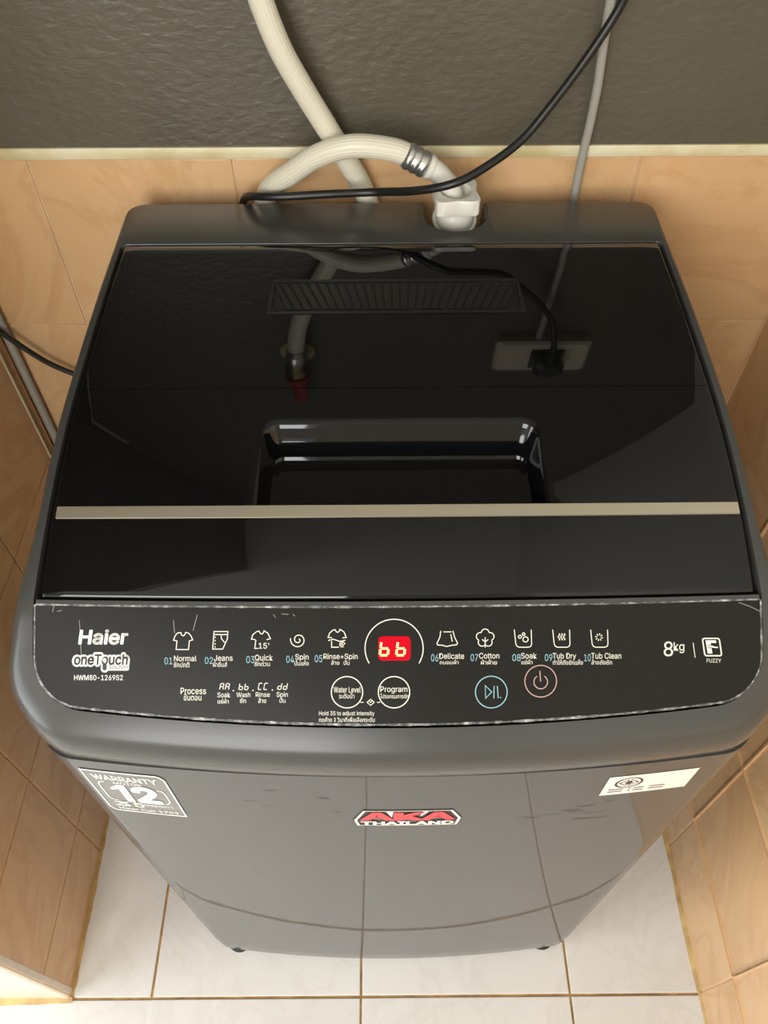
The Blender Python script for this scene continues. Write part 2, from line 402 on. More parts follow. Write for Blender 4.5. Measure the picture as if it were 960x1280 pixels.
# notch for the inlet in the rear of the deck
IX, IY = 0.0715, 0.690
def slot(z, r):
    p = [Vector((IX-r, 0.76, z))]
    for k in range(17):
        a = math.pi + math.pi*k/16; p.append(Vector((IX+r*math.cos(a), IY+0.004+r*0.95*math.sin(a), z)))
    return p+[Vector((IX+r, 0.76, z))]
cv, cf = loft([slot(0.845, 0.027), slot(0.898, 0.0295), slot(0.9015, 0.033), slot(0.91, 0.035)])
cut(deck, cv, cf); shade(deck.data, 33)

def slab(xs, ys, zf, thick, edge_round=None, yfun=None):
    """solid plate: zf(x,y) top; columns xs, rows ys (or yfun(i,x) giving the rows of a column)"""
    v, f = [], []; nx, ny = len(xs), len(ys)
    def P(x, y, dz): return (x, warp(x, y), zf(x, y)-dz)
    for x in xs:
        col = ys if yfun is None else yfun(x)
        for y in col:
            dz = 0
            if edge_round:
                r = edge_round; d = min(abs(x-xs[0]), abs(x-xs[-1]))
                if d < r: dz = r-math.sqrt(max(0, r*r-(r-d)**2))
            v.append(P(x, y, dz))
    N = nx*ny
    for x in xs:
        col = ys if yfun is None else yfun(x)
        for y in col: v.append(P(x, y, thick))
    for i in range(nx-1):
        for j in range(ny-1):
            a, b, c, d = i*ny+j, (i+1)*ny+j, (i+1)*ny+j+1, i*ny+j+1
            f += [(a, b, c, d), (N+d, N+c, N+b, N+a)]
    for i in range(nx-1):
        for j in (0, ny-1):
            a, b = i*ny+j, (i+1)*ny+j; f.append((a, N+a, N+b, b) if j == 0 else (b, N+b, N+a, a))
    for j in range(ny-1):
        for i in (0, nx-1):
            a, b = i*ny+j, i*ny+j+1; f.append((b, N+b, N+a, a) if i == 0 else (a, N+a, N+b, b))
    return v, f
LW = 0.2452
def xs_edge(n=36, hw=LW): return [CX-hw+d for d in (0, .0003, .0008, .0016, .003)] + [CX-hw+.003+(2*hw-.006)*k/n for k in range(1, n)] + [CX+hw-d for d in (.003, .0016, .0008, .0003, 0)]
SEAM = .4565
def lin(a, b, n): return [a+(b-a)*k/n for k in range(n+1)]
ysf = [.2880, .2883, .2890, .2902] + lin(.2920, SEAM-.0012, 26) + [SEAM-.0006, SEAM-.0003]
def zlf(x, y):
    d = y-.2880; r = 0.0022
    return ztop(y)+0.0015 - (r-math.sqrt(max(0, r*r-(r-d)**2)) if d < r else 0)
v, f = slab(xs_edge(), ysf, zlf, 0.013, 0.003)
lid_front = obj('lid_front', v, f, M['lid'], wm)
# hand recess: cutter with a flared lip
RX, RY0, RY1, RHW = CX+0.0035, .3490, .4240, 0.1060
def rrect(hw, y0, y1, r, zf, n=8):
    p = []
    for cx, cy, a0 in ((-hw+r, y0+0.004, 180), (hw-r, y0+0.004, 270), (hw-r, y1-r, 0), (-hw+r, y1-r, 90)):
        rr = 0.004 if a0 in (180, 270) else r
        for k in range(n+1):
            a = math.radians(a0+90*k/n)
            cxx = (-hw+rr if cx < 0 else hw-rr)
            x, y = RX+cxx+rr*math.cos(a), cy+rr*math.sin(a)
            p.append(Vector((x, y, zf(x, y))))
    return p
DEP = 0.026
def lidz(dz): return lambda x, y: ztop(y)+0.0015-dz
def flat(z): return lambda x, y: z
ZF = ztop(.385)+0.0015-DEP
cv, cf = loft([rrect(RHW-.012, RY0+.0005, RY1-.016, .006, flat(ZF)), rrect(RHW-.0085, RY0+.0003, RY1-.012, .008, flat(ZF+0.0008)), rrect(RHW-.0068, RY0+.0002, RY1-.0095, .010, flat(ZF+0.0035)),
               rrect(RHW-.0035, RY0, RY1-.004, .012, lidz(.0045)), rrect(RHW-.0022, RY0, RY1-.0022, .013, lidz(.0018)), rrect(RHW, RY0, RY1+.0012, .0145, lidz(.0005)),
               rrect(RHW+.0035, RY0, RY1+.0042, .016, lidz(-0.0001)), rrect(RHW+.0035, RY0, RY1+.0042, .016, lidz(-0.02))])
# the lid gets a pocket body below, so the recess has a floor
pv, pf = [], []
pk = loft([rrect(RHW+.006, RY0-.004, RY1+.008, .018, flat(ZF-0.003)), rrect(RHW+.006, RY0-.004, RY1+.008, .018, lidz(.006))])
pocket = obj('pocket', pk[0], pk[1], M['lid'], None)
bpy.context.view_layer.update()
md = lid_front.modifiers.new('join', 'BOOLEAN'); md.operation = 'UNION'; md.object = pocket; md.solver = 'EXACT'
# shift pocket into the lid's local frame is not needed: booleans work in world space
dg = bpy.context.evaluated_depsgraph_get(); me = bpy.data.meshes.new_from_object(lid_front.evaluated_get(dg))
lid_front.modifiers.clear(); lid_front.data = me; bpy.data.objects.remove(pocket)
cut(lid_front, cv, cf); shade(lid_front.data, 30)

ysr = [SEAM+.0003, SEAM+.0006, SEAM+.0012] + lin(SEAM+.004, .6395, 16) + [.6410, .6420]
def zlr(x, y):
    d = .6420-y; r = 0.003
    return ztop(y)+0.0015 - (r-math.sqrt(max(0, r*r-(r-d)**2)) if d < r else 0)
v, f = slab(xs_edge(), ysr, zlr, 0.012, 0.003)
lid_rear = obj('lid_rear', v, f, M['lid'], wm, 30)

# champagne strip across the lid
SX = [CX-.2415+.4845*k/40 for k in range(41)]
def strip_rows(x):
    c = .3480 + 0.0002*((x-CX)/.24)**2
    return [c-.0043, c-.0040, c, c+.0040, c+.0043]
v, f = slab(SX, [0]*5, lambda x, y: ztop(y)+0.0015+0.0012, 0.0013, None, strip_rows)
obj('trim_strip', v, f, M['strip'], lid_front, 30)

# vent grille in the rear half of the lid
VX0, VX1, VY0, VY1 = CX-.1045, CX+.1095, .5450, .5850
def lz(y, h): return ztop(y)+0.0015+h
def plate(name, pts, h0, h1, material, parent, smooth=None):
    n = len(pts)
    v = [(x, warp(x, y), lz(y, h0)) for x, y in pts]+[(x, warp(x, y), lz(y, h1)) for x, y in pts]
    f = [tuple(reversed(range(n))), tuple(range(n, 2*n))]+[(i, (i+1) % n, n+(i+1) % n, n+i) for i in range(n)]
    return obj(name, v, f, material, parent)
plate('vent_backing', [(VX0, VY0), (VX1, VY0), (VX1-.002, VY1), (VX0+.002, VY1)], -0.001, 0.00012, M['matte_black'], lid_rear)
for nm, p in (('vent_frame', [(VX0, VY1-.0015), (VX1, VY1-.0015), (VX1-.0015, VY1+.002), (VX0+.0015, VY1+.002)]),
              ('vent_frame', [(VX0-.002, VY0-.0022), (VX1+.002, VY0-.0022), (VX1, VY0), (VX0, VY0)]),
              ('vent_frame', [(VX0-.0022, VY0-.002), (VX0+.0015, VY0), (VX0+.0022, VY1), (VX0-.0002, VY1)]),
              ('vent_frame', [(VX1-.0015, VY0), (VX1+.0022, VY0-.002), (VX1+.0002, VY1), (VX1-.0022, VY1)])):
    plate(nm, p, 0.0, 0.0014, M['slat'], lid_rear)
NS = 27
mid = (VX0+VX1)/2
for k in range(NS):
    t = (k+0.5)/NS*2-1
    top = mid + t*(VX1-VX0)/2*1.02; bot = mid + (t*0.80+0.08*t**3)*(VX1-VX0)/2
    w = 0.0026; y1, y0 = VY1-.0035, VY0+.002
    def clampx(x): return max(VX0+.0018, min(VX1-.0018, x))
    plate('vent_slat', [(clampx(bot-w), y0), (clampx(bot+w), y0), (clampx(top+w), y1), (clampx(top-w), y1)], 0.0, 0.0012, M['slat'], lid_rear)

# control panel: a flush bowed plate with rounded front corners
PHW, PY0, PY1, PR = 0.2482, .2168, .2828, .030
def panel_hw(y):
    d = y-PY0
    e = PHW*(1+0.010*min(1, max(0, (.30-y)/.08)))
    return e - (PR-math.sqrt(max(0, PR*PR-(PR-d)**2)) if d < PR else 0)
v, f = [], []
prow = [PY0+PR*(1-math.cos(math.radians(a))) for a in range(0, 91, 9)] + lin(PY0+PR+.004, PY1, 8)
NX = 64
for lev in (0, 1):
    for y in prow:
        hw = panel_hw(y)
        for i in range(NX+1):
            x = CX+hw*(2*i/NX-1); v.append((x, warp(x, y), ztop(y)+0.0004-0.010*lev))
W_ = NX+1; N = W_*len(prow); R_ = len(prow)
for j in range(R_-1):
    for i in range(NX):
        a = j*W_+i; f += [(a, a+1, a+W_+1, a+W_), (N+a+W_, N+a+W_+1, N+a+1, N+a)]
for i in range(NX): f += [(i, N+i, N+i+1, i+1), ((R_-1)*W_+i+1, N+(R_-1)*W_+i+1, N+(R_-1)*W_+i, (R_-1)*W_+i)]
for j in range(R_-1): f += [((j+1)*W_, N+(j+1)*W_, N+j*W_, j*W_), (j*W_+NX, N+j*W_+NX, N+(j+1)*W_+NX, (j+1)*W_+NX)]
panel = obj('control_panel', v, f, M['panel'], wm, 30)
def ribbon3(name, pts, w, material, parent, closed=False, h=0.0007):
    """scuffed worn edge following the panel outline (x, y are panel coordinates)"""
    v, f = [], []; n = len(pts)
    for i, (x, y) in enumerate(pts):
        a = pts[i-1] if i or closed else pts[i]; b = pts[(i+1) % n] if i < n-1 or closed else pts[i]
        tx, ty = b[0]-a[0], b[1]-a[1]; L = math.hypot(tx, ty) or 1; nx_, ny_ = -ty/L, tx/L
        ww = w*random.uniform(0.6, 1.3)
        for s in (0, 1):
            X, Y = x+nx_*ww*(s-.5), y+ny_*ww*(s-.5); v.append((X, warp(X, Y), ztop(Y)+h))
    m_ = n if closed else n-1
    for i in range(m_): j = (i+1) % n; f.append((2*i, 2*i+1, 2*j+1, 2*j))
    return obj(name, v, f, material, parent)
ep = [(CX-panel_hw(y), y) for y in reversed(prow)] + [(CX+panel_hw(PY0)*(2*i/120-1), PY0) for i in range(1, 120)] + [(CX+panel_hw(y), y) for y in prow]
ribbon3('worn_edge', ep, 0.0014, M['scuff'], panel)
ribbon3('worn_edge', [(CX-PHW+2*PHW*i/120, PY1) for i in range(121)], 0.0011, M['scuff'], panel)
# thin ridge of the deck between panel and lid
v, f = slab([CX-.2480+.496*k/40 for k in range(41)], [.2835, .2840, .2855, .2862], lambda x, y: ztop(y)+0.0005, 0.012)
obj('ridge', v, f, M['deck'], wm, 30)

# ------------------------------------------------------------------ printing on the panel
# the sheet grid (u to the right, v down, one unit = 0.55 mm) laid over the bowed panel
TE = [(i, j) for i in range(7) for j in range(4) if i+j <= 6]
PXC = [0.011417,-0.000378,2e-06,0.0,0.271528,-0.001823,2e-06,5e-06,0.00041,9.6e-05,-8e-06,-2e-06,0.00339,0.002345,-7e-06,-1.5e-05,0.000167,6.7e-05,-7e-06,0.001077,0.000883,6.5e-05]
PYC = [0.250799,-0.03586,0.000243,-4e-06,-0.001719,-4e-05,1.7e-05,-0.0,-0.009591,-0.00698,-0.000185,1.4e-05,-0.000377,-8.1e-05,3e-06,5e-06,-0.001964,-0.002467,-0.000305,-0.000156,-5.2e-05,-0.000749]
def sheet(u, v, h=0.0007):
    U, V = (u-500)/500, (v-830)/80
    t = [U**i*V**j for i, j in TE]
    x = sum(a*b for a, b in zip(PXC, t)); y = sum(a*b for a, b in zip(PYC, t))
    return Vector((x, warp(x, y), ztop(y)+h))
fonts = {}
try: SANS = bpy.data.fonts.load(bpy.utils.system_resource('DATAFILES', path='fonts')+'/Inter.woff2')   # the interface font that ships inside Blender
except Exception: SANS = None
def glyphs(s, bold=0.0, shear=0.0, spacing=1.0):
    key = (s, bold, shear, spacing)
    if key in fonts: return fonts[key]
    cu = bpy.data.curves.new('txt', 'FONT'); cu.body = s; cu.resolution_u = 3; cu.shear = shear; cu.space_character = spacing
    latin = all(ord(c) < 128 for c in s)
    if SANS and latin: cu.font = SANS
    o = bpy.data.objects.new('txt', cu); COL.objects.link(o); bpy.context.view_layer.update()
    dg = bpy.context.evaluated_depsgraph_get(); me = bpy.data.meshes.new_from_object(o.evaluated_get(dg))
    vv = [(p.co.x, p.co.y) for p in me.vertices]; ff = [tuple(q.vertices) for q in me.polygons]
    if bold > 0:                                          # thicken the letters with a stroke along their outlines
        cnt = {}
        for q in ff:
            for i in range(len(q)):
                e = tuple(sorted((q[i], q[(i+1) % len(q)]))); cnt[e] = cnt.get(e, 0)+1
        used = set()
        for (i, j), c in cnt.items():
            if c != 1: continue
            (x0, y0), (x1, y1) = vv[i], vv[j]; dx, dy = x1-x0, y1-y0; L = math.hypot(dx, dy)
            if L < 1e-6: continue
            nx_, ny_ = -dy/L*bold, dx/L*bold; n = len(vv)
            vv += [(x0+nx_, y0+ny_), (x1+nx_, y1+ny_), (x1-nx_, y1-ny_), (x0-nx_, y0-ny_)]; ff.append((n, n+1, n+2, n+3))
            if bold > 0.008:
                for k in (i, j):
                    if k in used: continue
                    used.add(k); n = len(vv)
                    vv += [(vv[k][0]+bold*math.cos(math.pi/4*t), vv[k][1]+bold*math.sin(math.pi/4*t)) for t in range(8)]; ff.append(tuple(range(n, n+8)))
    bpy.data.objects.remove(o); bpy.data.curves.remove(cu); bpy.data.meshes.remove(me)
    fonts[key] = (vv, ff); return vv, ff
def fit(s, bx, bold=0.0, shear=0.0, spacing=1.0):
    """glyph outlines of s fitted into the box (u0, v0, u1, v1), v downwards"""
    vv, ff = glyphs(s, bold, shear, spacing)
    x0 = min(p[0] for p in vv); x1 = max(p[0] for p in vv); y0 = min(p[1] for p in vv); y1 = max(p[1] for p in vv)
    return [(bx[0]+(x-x0)/(x1-x0)*(bx[2]-bx[0]), bx[3]-(y-y0)/(y1-y0)*(bx[3]-bx[1])) for x, y in vv], ff
def emitp(name, pts, faces, material, parent, place, h):
    return obj(name, [place(u, v, h) for u, v in pts], faces, material, parent, fix=False)
def ptext(s, bx, material='ink', bold=0.012, shear=0.0, h=0.0007, name='printed_text'):
    p, f = fit(s, bx, bold, shear); return emitp(name, p, f, M[material], panel, sheet, h)
def strokes(lines, w):
    """list of polylines -> flat ribbons (2D)"""
    P, F = [], []
    for ln in lines:
        ln = [q for i, q in enumerate(ln) if i == 0 or math.hypot(q[0]-ln[i-1][0], q[1]-ln[i-1][1]) > 1e-4]
        n = len(ln); closed = n > 2 and math.hypot(ln[0][0]-ln[-1][0], ln[0][1]-ln[-1][1]) < 1e-3
        if closed: ln = ln[:-1]; n -= 1
        b = len(P)
        for i in range(n):
            p = ln[i]; a = ln[i-1] if (i or closed) else p; c = ln[(i+1) % n] if (i < n-1 or closed) else p
            d1 = (p[0]-a[0], p[1]-a[1]); d2 = (c[0]-p[0], c[1]-p[1])
            l1 = math.hypot(*d1); l2 = math.hypot(*d2)
            d1 = (d1[0]/l1, d1[1]/l1) if l1 > 1e-6 else (d2[0]/l2, d2[1]/l2)
            d2 = (d2[0]/l2, d2[1]/l2) if l2 > 1e-6 else d1
            t = (d1[0]+d2[0], d1[1]+d2[1]); L = math.hypot(*t)
            t = (t[0]/L, t[1]/L) if L > 1e-3 else d2
            k = max(0.5, t[0]*d2[0]+t[1]*d2[1]); nx_, ny_ = -t[1]*w/2/k, t[0]*w/2/k
            P += [(p[0]+nx_, p[1]+ny_), (p[0]-nx_, p[1]-ny_)]
        m_ = n if closed else n-1
        for i in range(m_): j = (i+1) % n; F.append((b+2*i, b+2*i+1, b+2*j+1, b+2*j))
    return P, F
def circ(cx, cy, r, a0=0, a1=360, n=40, ry=None):
    return [(cx+r*math.cos(math.radians(a0+(a1-a0)*k/n)), cy+(ry or r)*math.sin(math.radians(a0+(a1-a0)*k/n))) for k in range(n+1)]
def pline(lines, w=1.1, material='ink', name='program_icon', h=0.0007):
    P, F = strokes(lines, w); return emitp(name, P, F, M[material], panel, sheet, h)
def pfill(poly, material, name, h=0.0007):
    return emitp(name, poly, [tuple(range(len(poly)))], M[material], panel, sheet, h)
def rr2(x0, y0, x1, y1, r, n=6):
    p = []
    for cx, cy, a in ((x0+r, y0+r, 180), (x1-r, y0+r, 270), (x1-r, y1-r, 0), (x0+r, y1-r, 90)):
        p += [(cx+r*math.cos(math.radians(a+90*k/n)), cy+r*math.sin(math.radians(a+90*k/n))) for k in range(n+1)]
    return p

# maker's name, slogan and model number
ptext('Haier', (98, 787.3, 160.8, 806.5), 'ink_white', 0.027, 0.12, name='brand_lettering')
ptext('oneTouch', (90.2, 815.8, 162.6, 834.2), 'ink_white', 0.13, 0.10, name='slogan_outline')
pfill(rr2(94, 822, 158, 831, 4), 'ink_white', 'slogan_outline', 0.00072)
pfill(rr2(131, 828, 161.6, 838.8, 2.5), 'ink_white', 'slogan_outline', 0.00074)
pfill(rr2(126.3, 824, 136, 841.2, 4.6), 'ink_white', 'slogan_outline', 0.00076)
pfill(rr2(128.6, 830, 133.8, 838.8, 2.4), 'ink_dark', 'finger_mark', 0.00095)
ptext('oneTouch', (93, 818.6, 160.2, 832.0), 'ink_dark', 0.02, 0.10, h=0.00095, name='slogan_lettering')
pline([circ(131.1, 826, 2.1, n=16)], 0.9, 'ink_white', 'finger_mark', 0.00105)
ptext('Solution', (136, 831.6, 160.2, 837.2), 'ink_dark', 0.0, 0.15, h=0.00095, name='slogan_lettering')
ptext('HWM80-1269S2', (93, 844.2, 153.9, 850.9), 'ink_white', 0.010, name='model_number')

TX = [('01', (205.8,822.3,215.6,831), 'c'), ('Normal', (217.7,820.2,245.8,827.1), 'w'), ('ซักปกติ', (217.3,827.9,236.9,834.8), 't'),
 ('02', (256.3,822,266.3,830.4), 'c'), ('Jeans', (267.7,819.6,291,826.7), 'w'), ('ผ้ายีนส์', (266.5,827.4,284,834.2), 't'),
 ('03', (308,820.6,318.1,829.4), 'c'), ('Quick', (318.8,818.8,341,826.9), 'w'), ('ซักด่วน', (318.1,826.7,337.5,833.3), 't'),
 ('04', (357.9,820.2,367.7,829), 'c'), ('Spin', (369.2,818.1,385.8,826.9), 'w'), ('ปั่นแห้ง', (368.3,826.0,386,832.5), 't'),
 ('Process', (226,860.2,257.7,868.3), 'w'), ('ขั้นตอน', (229.8,867.4,252,876.2), 't'),
 ('Soak', (271.9,866,287.9,872.3), 'w'), ('แช่ผ้า', (272.3,873.6,286,880), 't'), ('Wash', (295.8,866,313.1,872), 'w'), ('ซัก', (300,873.0,307.7,879.4), 't'),
 ('Rinse', (319.8,865.6,337.5,871.7), 'w'), ('ล้าง', (322.9,872.6,332.9,879.4), 't'), ('Spin', (345.8,865.4,360,873.2), 'w'), ('ปั่น', (349.4,872.6,356.9,879), 't'),
 ('05', (393.5,819.4,402.9,828.3), 'c'), ('Rinse+Spin', (404.4,817.5,447,826.2), 'w'), ('ล้าง', (414,825.6,424.2,831.7), 't'), ('ปั่น', (429.6,825.6,436.9,831.7), 't'),
 ('Water Level', (417.1,859.2,450.8,866.3), 'w'), ('ระดับน้ำ', (423.8,866.8,443,873.6), 't'), ('Program', (475.4,858.5,509.2,867.4), 'w'), ('โปรแกรมการซัก', (475.4,867.5,510.8,873.5), 't'),
 ('Hold 3S to adjust intensity', (398.8,889.4,468,896.0), 'w'), ('กดค้าง 3 วินาทีเพื่อเลือกระดับ', (398.8,896.6,468.5,903), 't'),
 ('06', (538.8,818.3,547.7,827.3), 'c'), ('Delicate', (549,816.9,580,824.2), 'w'), ('ถนอมผ้า', (549.5,825.4,573,830.9), 't'),
 ('07', (588.2,818.2,597.4,826.9), 'c'), ('Cotton', (598.8,816.6,624,823.8), 'w'), ('ผ้าฝ้าย', (601,825.1,621,831.2), 't'),
 ('08', (640.2,818.2,650.5,826.9), 'c'), ('Soak', (651,816.6,670.6,823.8), 'w'), ('แช่ผ้า', (651.6,824.9,665.4,831), 't'),
 ('09', (680.8,818.2,690.3,826.9), 'c'), ('Tub Dry', (690.6,816.9,719.9,825.7), 'w'), ('ทำให้ถังซักแห้ง', (690.9,824.8,728.4,831.6), 't'),
 ('10', (729.9,818.2,738.2,827.2), 'c'), ('Tub Clean', (738.7,816.7,776.2,824.0), 'w'), ('ล้างถังซัก', (739,825.0,764.8,831.3), 't'),
 ('8', (829.3,802.3,841,821), 'w'), ('kg', (841.8,803.3,855,817), 'w'), ('FUZZY', (882.9,824.0,901,828.7), 'w')]
for s, b, k in TX:
    ptext(s, b, 'ink_cyan' if k == 'c' else 'ink', {'c': 0.0, 'w': 0.004, 't': 0.005}[k])

# seven-segment marks
SEG = {'A': 'abcefg', 'b': 'cdefg', 'C': 'adef', 'd': 'bcdeg'}
def sevenseg(ch, x0, y0, w, h, sl):
    q = lambda a, b: (x0+a*w+(1-b)*sl, y0+b*h)
    L = {'a': [q(.05,0), q(.95,0)], 'b': [q(1,.05), q(1,.45)], 'c': [q(1,.55), q(1,.95)], 'd': [q(.05,1), q(.95,1)],
         'e': [q(0,.55), q(0,.95)], 'f': [q(0,.05), q(0,.45)], 'g': [q(.05,.5), q(.95,.5)]}
    return [L[c] for c in SEG[ch]]
for ch, x in (('A', 274.6), ('b', 298.6), ('C', 322.7), ('d', 347.0)):
    y = 855.0 - (x-274)*0.008
    pline(sevenseg(ch, x, y, 4.2, 7.8, 1.4)+sevenseg(ch, x+7.0, y, 4.2, 7.8, 1.4), 1.0, 'ink', 'process_mark')
for x, y in ((291.9, 863.8), (316.3, 863.6), (340.6, 863.0)):
    pfill(circ(x, y, 0.9, n=10)[:-1], 'ink', 'process_mark')

# lit display
pfill(rr2(472.8, 796.0, 513.2, 826.4, 5.5, 8), 'led_window', 'display_window', 0.00075)
for x in (474.6, 495.2):
    pline(sevenseg('b', x, 802.9, 10.0, 17.0, 2.2), 2.9, 'led_digit', 'display_digit', 0.0010)
pline([circ(492.6, 811.0, 36.3, 149, 391, 60)], 1.25, 'ink', 'display_ring')

# program icons (traced in the sheet grid)
A6 = lambda L: [[(200+x/4.8, 780+y/4.8) for x, y in l] for l in L]
A7 = lambda L: [[(380+x/4.8, 770+y/4.8) for x, y in l] for l in L]
A8 = lambda L: [[(540+x/3.692, 770+y/3.692) for x, y in l] for l in L]
pline(A6([[(126,54),(106,57),(92,74),(82,100),(103,104),(98,156),(172,156),(177,104),(197,98),(187,74),(172,57),(155,53),(150,68),(140,74),(131,69),(126,54)]]))
pline(A6([[(325,48),(408,48),(405,92),(377,153),(317,153),(325,48)], [(325,66),(406,66)], [(368,68),(369,90),(385,110),(396,116)]] + [[(335-y/40,y),(334-y/40,y+8)] for y in (78,98,118,136)]))
pline(A6([[(573,97),(549,93),(558,66),(580,49),(594,45),(603,60),(612,63),(619,58),(625,43),(648,58),(663,91),(640,97)], [(576,98),(569,149),(590,149)]]))
ptext("15'", (323.4, 804.2, 336.6, 811.4), 'ink', 0.006)
sp = [(830+(6+46*t)*math.cos(math.radians(-60+680*t)), 98+(6+46*t)*math.sin(math.radians(-60+680*t))) for t in [k/60 for k in range(55)]]
pline(A6([sp]))
pline(A7([[(168,133),(144,131),(155,104),(175,87),(187,85),(194,98),(203,101),(211,95),(216,83),(240,98),(254,132),(230,134)], [(145,150),(175,142),(215,155),(248,148)], [(166,152),(166,190),(210,190)],
          circ(230, 173, 15, 60, 360, 20), circ(232, 172, 6, 0, 270, 12)]))
pline(A7([[(820,92),(815,130),(797,168),(803,177),(828,178),(856,186),(886,178),(914,176),(921,166),(903,130),(893,92)], [(836,98),(884,98)], [(880,112),(889,156)]]))
lob = []
for k in range(5):
    a0 = -90+72*k; cx, cy = 245+24*math.cos(math.radians(a0)), 104+24*math.sin(math.radians(a0))
    lob += [(cx+18*math.cos(math.radians(a)), cy+18*math.sin(math.radians(a))) for a in [a0-82+164*j/8 for j in range(9)]]
pline(A8([lob+[lob[0]], [(245,148),(245,100)], [(231,110),(245,122),(259,110)]]))
TUB = lambda x: [(x,65),(x+7,130),(x+12,141),(x+22,146),(x+66,146),(x+76,142),(x+80,132),(x+78,65)]
pline(A8([TUB(379), circ(405,98,7,n=14), circ(422,86,6,n=14), circ(431,110,12,n=18)]))
pline(A8([TUB(556)] + [[(x+4*math.sin(j*1.05), 83+j*3.4) for j in range(10)] for x in (585,597,609)]))
pline(A8([TUB(731)] + [[(770+9*math.cos(a), 100+9*math.sin(a)), (770+18*math.cos(a), 100+18*math.sin(a))] for a in [k*math.pi/4+0.2 for k in range(8)]]))

# touch buttons
pline([circ(433.8, 865.8, 19.6)], 1.25, 'ink', 'touch_button'); pline([circ(492.5, 865.8, 19.6)], 1.25, 'ink', 'touch_button')
pline([[(450.5, 878.4), (454.5, 878.4)], [(471.3, 878.4), (475.3, 878.4)], [(458.8, 878.4), (463.3, 874.6), (467.8, 878.4), (463.3, 882.2), (458.8, 878.4)], [(461.6, 876.9), (463.3, 878.6), (465, 876.9)]], 0.9, 'ink', 'link_mark')
pline([circ(614, 865.6, 19.8)], 1.2, 'ink_cyan', 'touch_button')
pline(A8([[(245,323),(275,352),(247,382),(245,323)], [(286,325),(285,382)], [(301,325),(305,381)]]) + [circ(625.4, 872.5, 0.3, n=6)], 1.1, 'ink_cyan', 'button_mark')
pline([circ(675.7, 852, 19.8)], 1.2, 'ink_pink', 'touch_button')
pline([circ(675.7, 853, 8.5, -58, 238, 30), [(674.6, 839.0), (675.6, 852.5)]], 1.2, 'ink_pink', 'button_mark')
pline([[(866, 804.2), (868.6, 822.6)]], 0.9, 'ink', 'divider_mark')
fr = rr2(877.6, 798.6, 898.6, 820.2, 2.6); fr = [(x+(y-798.6)*0.145, y) for x, y in fr]
pline([fr+[fr[0]]], 1.7, 'ink', 'fuzzy_emblem')
def E9(p): return [(870+x/24, 790+y/24) for x, y in p]
pfill(E9([(272,262),(590,262),(598,342),(432,342),(436,405),(300,408)]), 'ink_white', 'fuzzy_emblem')
pfill(E9([(300,408),(340,406),(352,500),(455,498),(482,660),(340,660)]), 'ink_white', 'fuzzy_emblem', 0.00072)
pfill(E9([(355,425),(480,425),(560,455),(648,458),(648,495),(560,492),(460,478),(362,480)]), 'ink_white', 'fuzzy_emblem', 0.00074)
# scratches on the panel
for l in ([(99.5,776),(101.2,800)], [(101.2,806),(101.8,818)], [(217,776),(218.5,792)], [(246.8,769),(241.5,789)], [(68,757.5),(66,765.5)], [(72,765),(77.5,763.5)], [(923,753.6),(938,759),(951,765.5)],
          [(342,768.5),(344.5,773)], [(352,768),(361,768.6)], [(366,768),(369,771)]):
    pline([l], 0.55, 'scratch', 'scratch_mark')

# ------------------------------------------------------------------ stickers on the front
def front(x, z, h): return Vector((CX+x, 0.1975+0.018*(x/.258)**2-0.0003-h, z))
def fplace(x0, x1, z0, z1):
    """sticker sheet: u 0..100 rightwards, v 0..100 downwards"""
    return lambda u, v, h: front(lerp(x0, x1, u/100), lerp(z1, z0, v/100), h)
def sgrid(poly_x, n=8):
    return None
def sfill(poly, material, parent, place, name, h):
    # subdivide long horizontal edges so the sheet follows the bow
    pts = []
    for i, p in enumerate(poly):
        q = poly[(i+1) % len(poly)]; k = max(1, int(abs(q[0]-p[0])/10))
        pts += [(lerp(p[0], q[0], j/k), lerp(p[1], q[1], j/k)) for j in range(k)]
    return emitp(name, pts, [tuple(range(len(pts)))], M[material], parent, place, h)
def stext(s, bx, material, parent, place, h, bold=0.01, shear=0.0, name='sticker_lettering'):
    p, f = fit(s, bx, bold, shear); return emitp(name, p, f, M[material], parent, place, h)
def sline(lines, w, material, parent, place, h, name):
    L = []
    for l in lines:
        o = []
        for a, b in zip(l[:-1], l[1:]):
            k = max(1, int(abs(b[0]-a[0])/10)); o += [(lerp(a[0], b[0], j/k), lerp(a[1], b[1], j/k)) for j in range(k)]
        L.append(o+[l[-1]])
    P, F = strokes(L, w); return emitp(name, P, F, M[material], parent, place, h)
# warranty sticker
pw = fplace(-.2335, -.1720, .6600, .7502)
WP = [(0,0),(92,0),(96,2),(100,8),(100,100),(8,100),(4,98),(0,92)]
ws = sfill(WP, 'sticker_grey', wm, pw, 'warranty_sticker', 0.0)
sline([WP+[WP[0]]], 2.2, 'ink_white', ws, pw, 0.0003, 'sticker_border')
stext('WARRANTY', (9, 8, 89, 20), 'ink_white', ws, pw, 0.0003, 0.02)
stext('MOTOR', (31, 22, 66, 28), 'ink_white', ws, pw, 0.0003, 0.01)
sfill([(22,38),(33,29.5),(42.5,29.5),(42.5,72),(32,72),(32,40),(22,43.5)], 'ink_white', ws, pw, 'sticker_lettering', 0.0003)
stext('2', (47, 29, 80, 72), 'ink_white', ws, pw, 0.0003, 0.04)
stext('3', (11, 74, 32, 87), 'ink_white', ws, pw, 0.0003, 0.03)
stext('5', (37, 74, 50, 86), 'ink_white', ws, pw, 0.0003, 0.02)
stext('WARRANTY', (48, 75, 90, 80), 'ink_white', ws, pw, 0.0003, 0.0)
stext('Haier Call 1789', (12, 89, 92, 96), 'ink_white', ws, pw, 0.0003, 0.015)
